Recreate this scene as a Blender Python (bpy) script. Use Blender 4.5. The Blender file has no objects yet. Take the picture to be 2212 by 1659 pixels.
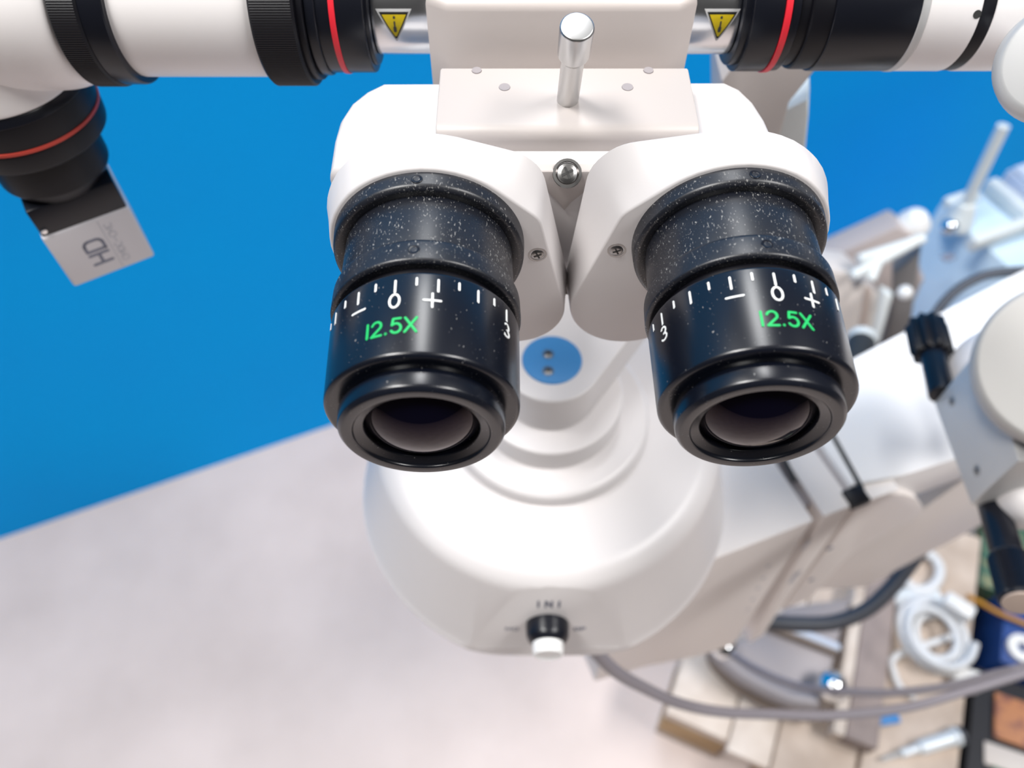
import bpy, bmesh, math, random
from mathutils import Vector, Matrix
from math import sin, cos, pi, radians, sqrt, hypot

# ------------------------------------------------------------------ camera, world, lights
H = 1.30                      # lens height above the floor
PITCH = radians(55)           # camera looks down by this much
FPX = 1660.0                  # focal length in pixels of the 2212 px frame
scene = bpy.context.scene
col = scene.collection
cd = bpy.data.cameras.new('camera')
cam = bpy.data.objects.new('camera', cd); col.objects.link(cam)
cam.location = (0, 0, H); cam.rotation_euler = (radians(90) - PITCH, 0, 0)
cd.sensor_fit = 'HORIZONTAL'; cd.sensor_width = 36; cd.lens = FPX / 2212 * 36
cd.clip_start = .005; cd.clip_end = 60
cd.dof.use_dof = True; cd.dof.focus_distance = .172; cd.dof.aperture_fstop = 11.5
scene.camera = cam
w = bpy.data.worlds.new('world'); scene.world = w; w.use_nodes = True
w.node_tree.nodes['Background'].inputs[0].default_value = (1, .965, .95, 1)
w.node_tree.nodes['Background'].inputs[1].default_value = .06
vs = scene.view_settings
vs.view_transform = 'Standard'; vs.look = 'None'; vs.gamma = 1; vs.exposure = 0.18
vs.use_curve_mapping = False

def area(name, loc, target, sx, sy, power, colr, spread=180):
    ld = bpy.data.lights.new(name, 'AREA'); ld.shape = 'RECTANGLE'; ld.size = sx; ld.size_y = sy
    ld.energy = power; ld.color = colr; ld.spread = radians(spread)
    o = bpy.data.objects.new(name, ld); col.objects.link(o); o.location = loc
    o.rotation_euler = (Vector(target) - Vector(loc)).to_track_quat('-Z', 'Y').to_euler()
    return o
area('ceiling_lamp', (.03, 2.65, 4.8), (.02, .2, 1.1), .65, 2.2, 70, (.98, .99, 1))
area('ceiling_lamp', (-1.9, .05, 4.8), (-.1, .75, .6), 2.4, .8, 66, (1, .985, .96), 105)
area('ceiling_lamp', (2.5, -.2, 4.4), (.4, .5, .6), 2.4, .8, 46, (1, .985, .97), 105)

# ------------------------------------------------------------------ measuring helpers (camera-relative metres)
CP, SP = cos(PITCH), sin(PITCH)
def ray(px, py):
    a = (px - 1106) / FPX; b = (829.5 - py) / FPX
    return Vector((a, CP + SP * b, -SP + CP * b))
def at(px, py, d): return ray(px, py) * d
def atz(px, py, z): r = ray(px, py); return r * (z / r.z)
def aty(px, py, y): r = ray(px, py); return r * (y / r.y)

# ------------------------------------------------------------------ materials
MATS = {}
def mat(name, color, rough=.5, metal=0., spec=.5, noise=None, bump=None, coat=0., trans=0., ior=1.5, alpha=1., sub=None):
    m = bpy.data.materials.new(name); m.use_nodes = True
    nt = m.node_tree; b = nt.nodes['Principled BSDF']
    b.inputs['Base Color'].default_value = (*color, 1); b.inputs['Roughness'].default_value = rough
    b.inputs['Metallic'].default_value = metal; b.inputs['Specular IOR Level'].default_value = spec
    b.inputs['Coat Weight'].default_value = coat; b.inputs['Transmission Weight'].default_value = trans
    b.inputs['IOR'].default_value = ior; b.inputs['Alpha'].default_value = alpha
    tc = nt.nodes.new('ShaderNodeTexCoord')
    if noise:   # (scale, second colour, low, high, detail, stretch)
        sc, c2, lo, hi, det, st = noise
        mp = nt.nodes.new('ShaderNodeMapping'); mp.inputs['Scale'].default_value = st
        n = nt.nodes.new('ShaderNodeTexNoise'); n.inputs['Scale'].default_value = sc; n.inputs['Detail'].default_value = det
        r = nt.nodes.new('ShaderNodeValToRGB')
        r.color_ramp.elements[0].position = lo; r.color_ramp.elements[0].color = (*color, 1)
        r.color_ramp.elements[1].position = hi; r.color_ramp.elements[1].color = (*c2, 1)
        nt.links.new(tc.outputs['Object'], mp.inputs[0]); nt.links.new(mp.outputs[0], n.inputs['Vector'])
        nt.links.new(n.outputs[0], r.inputs[0]); nt.links.new(r.outputs[0], b.inputs['Base Color'])
    if bump:
        sc, strength, dist = bump
        n = nt.nodes.new('ShaderNodeTexNoise'); n.inputs['Scale'].default_value = sc; n.inputs['Detail'].default_value = 4
        bp = nt.nodes.new('ShaderNodeBump'); bp.inputs['Strength'].default_value = strength; bp.inputs['Distance'].default_value = dist
        nt.links.new(tc.outputs['Object'], n.inputs['Vector']); nt.links.new(n.outputs[0], bp.inputs['Height'])
        nt.links.new(bp.outputs[0], b.inputs['Normal'])
    MATS[name] = m
    return m
mat('white_paint', (.69, .66, .66), .38, bump=(2500, .04, .0002))
mat('cream_paint', (.50, .455, .435), .42, bump=(2500, .04, .0002))
mat('splitter_paint', (.70, .635, .605), .42)
mat('tube_white', (.88, .85, .845), .38)
mat('arm_bounce_paint', (.88, .825, .795), .45)  # brighter, warmer tone puts floor bounce light into the arm's colour
mat('blue_plastic', (.055, .25, .56), .4)
mat('black_metal', (.006, .007, .012), .30, spec=.4)
mat('black_dull', (.005, .005, .008), .42, spec=.28)
mat('black_rubber', (.014, .014, .017), .6)
mat('steel', (.72, .73, .75), .22, 1.)
mat('brushed_steel', (.58, .575, .57), .33, 1.)
mat('screw_steel', (.30, .295, .29), .32, 1.)
mat('red_band', (.85, .025, .045), .4)
mat('dull_red_band', (.55, .05, .03), .5)
mat('white_ink', (.92, .93, .92), .5)
mat('green_ink', (.006, .46, .11), .5)
mat('grey_ink', (.20, .21, .27), .6)
mat('pale_ink', (.50, .50, .55), .6)
mat('black_ink', (.03, .03, .03), .6)
mat('yellow_label', (.92, .74, .02), .5)
mat('white_label', (.82, .82, .82), .5)
mat('silver_paint', (.66, .64, .67), .45)
mat('grey_metal', (.56, .56, .56), .42, .25)
mat('hub_grey', (.50, .485, .465), .5, .1)
mat('top_lit_white', (.93, .92, .925), .4)  # extra white puts the strong light from above into the upper arm's colour
mat('gap_shade', (.05, .03, .02), .7)  # dark brown painted as the shade between the eyepiece housings
mat('white_plastic', (.86, .86, .86), .35)
mat('lens_glass', (.002, .002, .008), .01, spec=.4)
MATS['lens_glass'].node_tree.nodes['Principled BSDF'].inputs['Specular Tint'].default_value = (.62, .46, .50, 1)
mat('lens_inner', (.004, .004, .012), .03, spec=.3)
mat('barrel_inner', (.012, .009, .009), .35, spec=.3)
mat('wall_blue', (.0, .42, 1.0), .7, spec=.08, noise=(1.6, (.004, .37, .95), .35, .7, 3, (1, 1, 1)), bump=(40, .05, .002))
mat('floor_concrete', (.775, .655, .61), .65, noise=(5, (.655, .55, .51), .35, .7, 8, (1, 1, 1)), bump=(120, .1, .001))
mat('pallet_wood', (.70, .585, .50), .75, noise=(14, (.46, .36, .29), .35, .75, 6, (1, 1, 1)))
mat('pallet_wood_pale', (.80, .71, .64), .75, noise=(14, (.56, .46, .39), .35, .75, 6, (1, 1, 1)))
mat('pallet_wood_grey', (.50, .44, .40), .8, noise=(9, (.36, .31, .28), .35, .75, 6, (1, 1, 1)))
mat('pallet_block', (.48, .32, .17), .8, noise=(30, (.34, .22, .11), .35, .75, 6, (1, 1, 1)))
mat('base_grey', (.33, .30, .31), .5, .2)
mat('base_brown', (.22, .17, .14), .55)
mat('chrome', (.86, .88, .9), .08, 1.)
mat('cable_grey', (.26, .24, .27), .5)
mat('cable_dark', (.05, .055, .07), .45)
mat('cable_white', (.78, .79, .81), .45)
mat('plastic_wrap', (.66, .82, .95), .3, coat=.4)
mat('pale_box', (.62, .68, .80), .4)
mat('pale_rail', (.74, .78, .78), .45)
mat('beige_case', (.66, .60, .56), .5)
mat('tan_case', (.50, .43, .41), .55)
mat('brown_case', (.42, .33, .28), .6)
mat('clear_plastic', (.75, .8, .84), .15, coat=.5)
mat('tape_blue', (.02, .22, .58), .5)
mat('crate_dark', (.02, .02, .025), .6)
mat('crate_grey', (.20, .19, .19), .6)
mat('module_blue', (.012, .06, .26), .4)
mat('board_teal', (.02, .42, .52), .5)
mat('board_green', (.04, .13, .09), .5, noise=(60, (.25, .26, .14), .5, .6, 3, (1, 1, 1)))
mat('board_orange', (.52, .22, .10), .6, noise=(70, (.30, .12, .08), .45, .6, 3, (1, 1, 1)))
mat('wire_orange', (.55, .27, .04), .5)
mat('timber_grey', (.36, .29, .27), .7, noise=(25, (.26, .21, .20), .4, .7, 4, (1, 1, 1)))

def dusty(name, color, rough, lo, hi, amount):
    m = mat(name, color, rough, spec=.7); nt = m.node_tree; b = nt.nodes['Principled BSDF']
    tc = nt.nodes['Texture Coordinate']
    def nz(scale, det, st):
        mp = nt.nodes.new('ShaderNodeMapping'); mp.inputs['Scale'].default_value = st
        n = nt.nodes.new('ShaderNodeTexNoise'); n.inputs['Scale'].default_value = scale; n.inputs['Detail'].default_value = det
        nt.links.new(tc.outputs['Object'], mp.inputs[0]); nt.links.new(mp.outputs[0], n.inputs['Vector']); return n
    fine = nz(2600, 2, (1, 1, .5)); big = nz(140, 3, (1, 1, 1))
    mul = nt.nodes.new('ShaderNodeMath'); mul.operation = 'MULTIPLY_ADD'; mul.inputs[1].default_value = .22; 
    nt.links.new(big.outputs[0], mul.inputs[0]); nt.links.new(fine.outputs[0], mul.inputs[2])
    mr = nt.nodes.new('ShaderNodeMapRange'); mr.inputs[1].default_value = lo; mr.inputs[2].default_value = hi
    mr.inputs[3].default_value = 0; mr.inputs[4].default_value = amount
    nt.links.new(mul.outputs[0], mr.inputs[0])
    mx = nt.nodes.new('ShaderNodeMix'); mx.data_type = 'RGBA'
    mx.inputs[6].default_value = (*color, 1); mx.inputs[7].default_value = (.55, .54, .52, 1)
    nt.links.new(mr.outputs[0], mx.inputs[0]); nt.links.new(mx.outputs[2], b.inputs['Base Color'])
    r2 = nt.nodes.new('ShaderNodeMapRange'); r2.inputs[3].default_value = rough; r2.inputs[4].default_value = .8
    nt.links.new(mr.outputs[0], r2.inputs[0]); nt.links.new(r2.outputs[0], b.inputs['Roughness'])
    return m
dusty('black_dusty', (.007, .0085, .014), .38, .735, .86, .45)
dusty('black_clean', (.003, .0045, .010), .27, .835, .88, .45)

# ------------------------------------------------------------------ mesh helpers
PINV = {}
def tag(o, label=None, cat=None, group=None, kind=None):
    if label: o['label'] = label
    if cat: o['category'] = cat
    if group: o['group'] = group
    if kind: o['kind'] = kind
    return o
def thing(name, label, cat, loc, group=None, mtx=None):
    o = bpy.data.objects.new(name, None); col.objects.link(o)
    if mtx is not None:
        o.matrix_world = mtx; PINV[o.name] = None
    else:
        o.location = (loc[0], loc[1], loc[2] + H); PINV[o.name] = Matrix.Translation((-loc[0], -loc[1], -loc[2] - H))
    o.empty_display_size = .01
    return tag(o, label, cat, group)
def obj(name, bm, m, parent=None, smooth=35, local=False, label=None):
    """bmesh -> one mesh object; coordinates are camera-relative unless local"""
    if not local: bmesh.ops.translate(bm, verts=bm.verts, vec=(0, 0, H))
    me = bpy.data.meshes.new(name); bmesh.ops.recalc_face_normals(bm, faces=bm.faces)
    bm.to_mesh(me); bm.free()
    if smooth:
        me.polygons.foreach_set('use_smooth', [True] * len(me.polygons))
        me.set_sharp_from_angle(angle=radians(smooth))
    me.materials.append(MATS[m])
    o = bpy.data.objects.new(name, me); col.objects.link(o)
    if parent:
        o.parent = parent
        if not local and PINV.get(parent.name) is not None: o.matrix_parent_inverse = PINV[parent.name]
    if label: o['label'] = label
    return o
def frame(o, ez, ex=None):
    ez = Vector(ez).normalized()
    if ex is None: ex = Vector((1, 0, 0)) if abs(ez.x) < .9 else Vector((0, 1, 0))
    ex = Vector(ex); ex = (ex - ez * ex.dot(ez)).normalized(); ey = ez.cross(ex)
    M = Matrix((ex, ey, ez)).transposed().to_4x4(); M.translation = Vector(o); return M
def round_profile(pts, r=.0004, n=3):
    out = []
    for i, p in enumerate(pts):
        if i == 0 or i == len(pts) - 1: out.append(p); continue
        a = Vector(pts[i-1]); b = Vector(p); c = Vector(pts[i+1])
        la, lc = (a-b).length, (c-b).length
        if la < 1e-9 or lc < 1e-9: out.append(p); continue
        k = min(r, la*.45, lc*.45)
        p0 = b + (a-b)/la*k; p1 = b + (c-b)/lc*k
        for j in range(n+1):
            t = j/n; q = p0*(1-t)**2 + b*2*t*(1-t) + p1*t*t
            out.append((q.x, q.y))
    return out
def lathe(bm, prof, M=None, seg=64, rr=.0004, n=3, scale=None):
    """prof: (radius, height) list; axis = local z of M"""
    if rr: prof = round_profile(prof, rr, n)
    rings = []
    for r, z in prof:
        if r < 1e-7: rings.append([bm.verts.new((0, 0, z))])
        else: rings.append([bm.verts.new((r*sin(2*pi*k/seg), r*cos(2*pi*k/seg), z)) for k in range(seg)])
    vs_ = [v for rg in rings for v in rg]
    for a, b in zip(rings, rings[1:]):
        for k in range(seg):
            k2 = (k+1) % seg
            if len(a) == 1 and len(b) == 1: continue
            if len(a) == 1: bm.faces.new((a[0], b[k], b[k2]))
            elif len(b) == 1: bm.faces.new((a[k], b[0], a[k2]))
            else: bm.faces.new((a[k], b[k], b[k2], a[k2]))
    if M is not None: bmesh.ops.transform(bm, matrix=M, verts=vs_)
    return bm
def prism(bm, pts, M, depth, bev=0., seg=3, bevel_all=False):
    """outline in local xy of M, extruded 0..-depth along local z; cap edges bevelled"""
    t = bmesh.new()
    f = t.faces.new([t.verts.new((x, y, 0)) for x, y in pts])
    if f.normal.z < 0 or sum(pts[i-1][0]*pts[i][1]-pts[i][0]*pts[i-1][1] for i in range(len(pts))) < 0: f.normal_flip()
    g = bmesh.ops.extrude_face_region(t, geom=[f])
    nv = [e for e in g['geom'] if isinstance(e, bmesh.types.BMVert)]
    bmesh.ops.translate(t, verts=nv, vec=(0, 0, -depth))
    bmesh.ops.recalc_face_normals(t, faces=t.faces)
    if bev:
        t.normal_update()
        es = [e for e in t.edges if bevel_all or abs(e.verts[0].co.z - e.verts[1].co.z) < 1e-9]
        bmesh.ops.bevel(t, geom=es, offset=bev, segments=seg, profile=.5, affect='EDGES', clamp_overlap=True)
    bmesh.ops.transform(t, matrix=M, verts=t.verts)
    me = bpy.data.meshes.new('tmp'); t.to_mesh(me); t.free(); bm.from_mesh(me); bpy.data.meshes.remove(me)
    return bm
def box(bm, c, s, R=None, bev=0., seg=2):
    t = bmesh.new(); bmesh.ops.create_cube(t, size=1); bmesh.ops.scale(t, vec=s, verts=t.verts)
    if bev: bmesh.ops.bevel(t, geom=t.edges[:], offset=bev, segments=seg, profile=.5, affect='EDGES', clamp_overlap=True)
    M = Matrix.Translation(Vector(c)) @ (R.to_4x4() if R is not None else Matrix())
    bmesh.ops.transform(t, matrix=M, verts=t.verts)
    me = bpy.data.meshes.new('tmp'); t.to_mesh(me); t.free(); bm.from_mesh(me); bpy.data.meshes.remove(me)
    return bm
def boxz(bm, x0, x1, y0, y1, z0, z1, bev=0., seg=2):
    return box(bm, ((x0+x1)/2, (y0+y1)/2, (z0+z1)/2), (x1-x0, y1-y0, z1-z0), None, bev, seg)
def catmull(pts, n=8):
    P = [Vector(p) for p in pts]; P = [P[0]*2-P[1]] + P + [P[-1]*2-P[-2]]
    out = []
    for i in range(1, len(P)-2):
        for j in range(n):
            t = j/n; a, b, c, d = P[i-1:i+3]
            out.append(.5*((2*b) + (c-a)*t + (2*a-5*b+4*c-d)*t*t + (3*b-a-3*c+d)*t**3))
    out.append(P[-2]); return out
def tube(bm, pts, r, seg=12, closed=False):
    pts = [Vector(p) for p in pts]; n = len(pts); rings = []
    up = Vector((.12, .2, 1)).normalized()
    for i, p in enumerate(pts):
        d = (pts[(i+1) % n] - pts[i-1]) if closed else (pts[min(i+1, n-1)] - pts[max(i-1, 0)])
        d.normalize(); x = d.cross(up)
        if x.length < 1e-4: x = d.cross(Vector((1, 0, 0)))
        x.normalize(); y = x.cross(d)
        rr = r[i] if isinstance(r, (list, tuple)) else r
        rings.append([bm.verts.new(p + (x*cos(2*pi*k/seg) + y*sin(2*pi*k/seg))*rr) for k in range(seg)])
    for i in range(n if closed else n-1):
        a, b = rings[i], rings[(i+1) % n]
        for k in range(seg): bm.faces.new((a[k], a[(k+1) % seg], b[(k+1) % seg], b[k]))
    if not closed: bm.faces.new(rings[0]); bm.faces.new(rings[-1][::-1])
    return bm
B = bmesh.new

# ------------------------------------------------------------------ stroke lettering
def arc(cx, cy, rx, ry, a0, a1, n=12):
    return [(cx + rx*cos(radians(a0+(a1-a0)*i/n)), cy + ry*sin(radians(a0+(a1-a0)*i/n))) for i in range(n+1)]
GL = {
 '0': (.62, [arc(.31, .5, .31, .5, 0, 360, 24)]), 'O': (.72, [arc(.36, .5, .36, .5, 0, 360, 24)]),
 '1': (.16, [[(.08, 0), (.08, 1)]]), 'I': (.16, [[(.08, 0), (.08, 1)]]),
 '2': (.6, [arc(.3, .70, .29, .30, 165, -35) + [(.0, .0), (.62, .0)]]),
 '3': (.58, [arc(.28, .74, .26, .26, 150, -90) + arc(.28, .25, .30, .25, 90, -150)]),
 '5': (.6, [[(.55, 1), (.12, 1), (.06, .56)] + arc(.29, .33, .30, .33, 130, -150)]),
 '.': (.16, [[(.08, .0), (.08, .04)]]), 'X': (.66, [[(0, 0), (.66, 1)], [(0, 1), (.66, 0)]]),
 '+': (.8, [[(0, .5), (.8, .5)], [(.4, .1), (.4, .9)]]), '-': (.8, [[(0, .5), (.8, .5)]]),
 'N': (.66, [[(0, 0), (0, 1), (.66, 0), (.66, 1)]]), 'M': (.8, [[(0, 0), (0, 1), (.4, .3), (.8, 1), (.8, 0)]]),
 'H': (.66, [[(0, 0), (0, 1)], [(.66, 0), (.66, 1)], [(0, .5), (.66, .5)]]),
 'D': (.7, [[(0, 0), (0, 1), (.4, 1)] + arc(.4, .68, .3, .32, 90, 0, 5) + arc(.4, .32, .3, .32, 0, -90, 5) + [(0, 0)]]),
 'C': (.62, [arc(.36, .5, .36, .5, 50, 310, 14)]), 'P': (.58, [[(0, 0), (0, 1), (.3, 1)] + arc(.3, .74, .28, .26, 90, -90, 8) + [(0, .48)]]),
 'E': (.5, [[(.5, 0), (0, 0), (0, 1), (.5, 1)], [(0, .5), (.42, .5)]]), 'T': (.6, [[(.3, 0), (.3, 1)], [(0, 1), (.6, 1)]]),
 'A': (.66, [[(0, 0), (.33, 1), (.66, 0)], [(.13, .38), (.53, .38)]]),
 'R': (.58, [[(0, 0), (0, 1), (.3, 1)] + arc(.3, .74, .28, .26, 90, -90, 8) + [(0, .48), (.25, .48), (.58, 0)]]),
}
def strokes(bm, lines, width, fmap, lift=.0001, sink=.0003, step=.0006):
    """2-D polylines -> thin raised bars laid on the surface fmap(x, y, h)"""
    hw = width/2
    for ln in lines:
        for (x0, y0), (x1, y1) in zip(ln, ln[1:]):
            L = hypot(x1-x0, y1-y0)
            if L < 1e-9: continue
            n = max(1, int(L/step)); dx, dy = (x1-x0)/L, (y1-y0)/L; px, py = -dy*hw, dx*hw
            prev = None
            for i in range(n+1):
                t = i/n; x, y = x0+(x1-x0)*t, y0+(y1-y0)*t
                c = [bm.verts.new(fmap(x+px*s, y+py*s, h)) for s, h in ((1, lift), (-1, lift), (-1, -sink), (1, -sink))]
                if prev:
                    for k in range(4): bm.faces.new((prev[k], prev[(k+1) % 4], c[(k+1) % 4], c[k]))
                prev = c
        for x, y in ln:
            top = [bm.verts.new(fmap(x+hw*cos(2*pi*k/10), y+hw*sin(2*pi*k/10), lift*1.05)) for k in range(10)]
            bm.faces.new(top)
    return bm
def textlines(s, x, y, h, gap=.22, anchor='c'):
    W = sum(GL[c][0] for c in s)*h + gap*h*(len(s)-1)
    cx = x - (W/2 if anchor == 'c' else 0); out = []
    for c in s:
        gw, ls = GL[c]
        for l in ls: out.append([(cx+a*h, y+b*h) for a, b in l])
        cx += (gw+gap)*h
    return out

# ================================================================== THE SETTING
WA = radians(23)
wd = Vector((cos(WA), sin(WA), 0)); wn = Vector((-sin(WA), cos(WA), 0))
W0 = Vector((-.347, .8145, -H))
bm = B(); boxz(bm, -3.5, 4.2, -3.0, 4.5, -H-.05, -H)
tag(obj('floor', bm, 'floor_concrete', smooth=0), 'pale grey concrete floor with faint stains', 'floor', kind='structure')
bm = B()
box(bm, W0 + wd*.6 + wn*.05 + Vector((0, 0, 1.05)), (6.6, .1, 2.1), Matrix.Rotation(WA, 3, 'Z'))
tag(obj('wall_back', bm, 'wall_blue', smooth=0), 'plain bright blue wall behind the microscope', 'wall', kind='structure')

# ================================================================== EYEPIECES
def eyepiece(px, py, yaw, out, label, zero_deg, sgn):
    e = radians(-1.0); wv = radians(yaw)
    n = Vector((sin(wv)*cos(e), -cos(wv)*cos(e), sin(e)))
    x = Vector((0, 0, 1)).cross(n); x.normalize(); x = x if x.x > 0 else -x
    u = x.cross(n); u = u if u.z > 0 else -u
    o = at(px, py, .15) + n*out
    M = Matrix((x, u, n)).transposed().to_4x4(); M.translation = o + Vector((0, 0, H))
    t = thing('eyepiece', label, 'eyepiece', None, 'paired eyepieces', mtx=M)
    def part(name, prof, m, par=t, rr=.0004, seg=96, **k):
        return obj(name, lathe(B(), prof, None, seg, rr), m, par, 30, True, **k)
    mm = .001
    # eyecup collar (front ring) with stepped face
    part('eyecup_ring', [(.0113, -.0032), (.0113, -.0012), (.0132, -.0004), (.0134, .0002), (.0154, .0003), (.0162, -.0006), (.0164, -.0036),
                         (.0152, -.0042), (.0150, -.0062), (.0113, -.0062), (.0113, -.0032)], 'black_clean', rr=.0003)
    # diopter ring
    ring = part('diopter_ring', [(.0140, -.0052), (.0186, -.0048), (.0193, -.0054), (.0197, -.0240), (.0193, -.0245), (.0176, -.0247), (.0140, -.0247), (.0140, -.0052)], 'black_clean', rr=.0004)
    part('barrel', [(.0110, -.006), (.0150, -.006), (.0150, -.0255), (.0176, -.0258), (.0176, -.0280), (.0110, -.0280), (.0110, -.006)], 'black_dull')
    # collar behind the diopter ring, tube, flange
    part('locking_ring', [(.0170, -.0272), (.0194, -.0267), (.0202, -.0272), (.0201, -.0322), (.0195, -.0328), (.0193, -.0329), (.0192, -.0333), (.0170, -.0333)], 'black_dusty')
    part('tube', [(.0170, -.0325), (.0189, -.0330), (.0188, -.0470), (.0170, -.0470)], 'black_dusty')
    part('mount_flange', [(.0186, -.0462), (.0206, -.0458), (.0215, -.0466), (.0217, -.0497), (.0217, -.0505), (.0180, -.0505)], 'black_dusty')
    # lens, inner barrel, inner lens
    R = .0165; ap = .0113
    lens = [(ap*k/14, -.0030 + sqrt(R*R-(ap*k/14)**2) - sqrt(R*R-ap*ap) + .0004) for k in range(15)]
    lens += [(ap, -.0052)] + [(ap*k/14, -.0052 - .0016*(1-(k/14)**2)) for k in range(13, -1, -1)]
    part('lens', lens, 'lens_glass', rr=0, seg=64, label='domed glass eye lens')
    part('lens_seat', [(.0113, -.0056), (.0108, -.009), (.0098, -.0095), (.0096, -.013), (.0085, -.0134), (.0085, -.0185), (.0, -.0185)], 'barrel_inner', rr=.0002, seg=64)
    # set screws
    for r, z in ((.0201, -.0297), (.0216, -.0481)):
        Ms = frame((r*sin(radians(-2*sgn)), r*cos(radians(-2*sgn)), z), (sin(radians(-2*sgn)), cos(radians(-2*sgn)), 0))
        bm = B(); lathe(bm, [(.0, -.0006), (.0005, -.0006), (.0006, .00005), (.0012, .00012), (.0013, -.0004)], Ms, 20, .0001)
        obj('set_screw', bm, 'black_metal', t, 30, True)
    # scale and lettering, engraved round the diopter ring
    def R0(z): return .0193 + (.0004)*(-z-.0054)/.0186
    def fm(a, z, h):
        # a: arc length from the crest, z: distance behind the front edge (text up = back)
        zz = -z; r = R0(zz) + h; th = a/.0195
        return (r*sin(th), r*cos(th), zz)
    DEG = 11.9
    for k in range(-5, 7) if sgn > 0 else range(-7, 5):
        th = radians(zero_deg + k*DEG)
        if abs(th) > radians(98): continue
        L0, L1 = (.0196, .0224) if k % 2 == 0 else (.0210, .0226)
        a = th*.0195
        obj('tick_mark', strokes(B(), [[(a, L0), (a, L1)]], .00042, fm), 'white_ink', ring, 0, True)
    def put(name, s, deg, zb, h, m, wd_=.00042, dx=0.):
        obj(name, strokes(B(), textlines(s, radians(deg)*.0195 + dx, zb, h), wd_, fm, step=.0004), m, ring, 0, True)
    put('zero_numeral', '0', zero_deg, .0160, .0031, 'white_ink')
    put('plus_sign', '+', zero_deg + 2*DEG - 3, .0154, .0040, 'white_ink')
    put('minus_sign', '-', zero_deg - 2*DEG + 1, .0156, .0040, 'white_ink')
    put('three_numeral', '3', zero_deg + 6*DEG*sgn, .0158, .0031, 'white_ink')
    put('magnification_mark', '12.5X', zero_deg - (1.5 if sgn > 0 else -2.5), .0101, .0032, 'green_ink', .00050)
    return t
eyepiece(912, 922, 1.6, .0017, 'left black eyepiece marked 12.5X in green, nearest the hanging HD camera', -11.5, 1)
eyepiece(1640, 922, -1.5, .0003, 'right black eyepiece marked 12.5X in green, in front of the white arm', 2.5, -1)

# ================================================================== MICROSCOPE
ms = thing('surgical_microscope', 'white surgical microscope with twin eyepiece housings and round body', 'microscope', (.0165, .19, -.37))

# --- eyepiece housings (turrets)
def hull(circles, n=40):
    P = sorted({(round(cx+r*cos(2*pi*k/n*1), 7), round(cy+r*sin(2*pi*k/n), 7)) for cx, cy, r in circles for k in range(n)})
    def half(P):
        h = []
        for p in P:
            while len(h) > 1 and (h[-1][0]-h[-2][0])*(p[1]-h[-2][1]) - (h[-1][1]-h[-2][1])*(p[0]-h[-2][0]) <= 0: h.pop()
            h.append(p)
        return h
    lo, up = half(P), half(P[::-1])
    return lo[:-1] + up[:-1]
def resample(poly, N):
    i0 = max(range(len(poly)), key=lambda i: poly[i][1]); poly = poly[i0:] + poly[:i0]
    cl = poly + [poly[0]]; L = [0]
    for a, b in zip(cl, cl[1:]): L.append(L[-1] + hypot(b[0]-a[0], b[1]-a[1]))
    out = []; j = 0
    for k in range(N):
        s = L[-1]*k/N
        while L[j+1] < s: j += 1
        t = (s-L[j])/(L[j+1]-L[j]+1e-12)
        out.append((cl[j][0]+(cl[j+1][0]-cl[j][0])*t, cl[j][1]+(cl[j+1][1]-cl[j][1])*t))
    return out
def inset(poly, d):
    n = len(poly); out = []
    for i in range(n):
        ax, ay = poly[i-1]; bx, by = poly[(i+1) % n]; tx, ty = bx-ax, by-ay; l = hypot(tx, ty) or 1
        out.append((poly[i][0] - ty/l*d, poly[i][1] + tx/l*d))
    return out
def housing(side):
    px, py, yaw, out = (912, 922, 1.6, .0017) if side < 0 else (1640, 922, -1.5, .0003)
    e = radians(-1.0); wv = radians(yaw)
    n = Vector((sin(wv)*cos(e), -cos(wv)*cos(e), sin(e))); x = Vector((cos(wv), sin(wv), 0)); u = x.cross(n); u = u if u.z > 0 else -u
    o = at(px, py, .15) + n*out - n*.0501
    s = -side        # towards the middle
    lx_, lr_ = (.0195, .0130) if side < 0 else (.0198, .0148)
    front = hull([(0, 0, .0228), (s*.0197, .0045, .0062), (s*lx_, -.0245, lr_)])
    ux_, ur_ = (.0158, .0112) if side < 0 else (.0208, .0120)
    back = hull([(0, -.001, .0245), (s*ux_, .0078, ur_), (s*(lx_ + .001), -.0235, lr_ + .0003)])
    N = 120; F = resample(front, N); K = resample(back, N)
    # keep going round in the same sense
    levels = [(0, inset(F, .0006)), (.0002, inset(F, .0002)), (.0006, F), (.0055, [((a[0]*.55+b[0]*.45), (a[1]*.55+b[1]*.45)) for a, b in zip(F, K)]),
              (.0100, K), (.0112, inset(K, .0008)), (.0118, inset(K, .0022)), (.0122, inset(K, .0125)), (.020, inset(K, .0130))]
    bm = B(); rings = []
    for dpt, poly in levels:
        rings.append([bm.verts.new(o + x*a + u*b - n*dpt) for a, b in poly])
    for a, b in zip(rings, rings[1:]):
        for k in range(N): bm.faces.new((a[k], a[(k+1) % N], b[(k+1) % N], b[k]))
    bm.faces.new(rings[0]); bm.faces.new(rings[-1])
    h = obj('eyepiece_housing', bm, 'white_paint', ms, 40)
    # face screw
    c = o + x*(s*.0249) + u*(-.0035)
    screw(c, n, .0017, h)
    if side < 0:
        c2 = aty(1134, 366, .1365); bm = B(); lathe(bm, [(0, .0001), (.0005, .0001), (.0007, -.0004)], frame(c2 + Vector((0, -.0003, .0004)), (.35, -.5, .8)), 14, 0)
        obj('pin_hole', bm, 'black_ink', h, 30)
    return h
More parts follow.
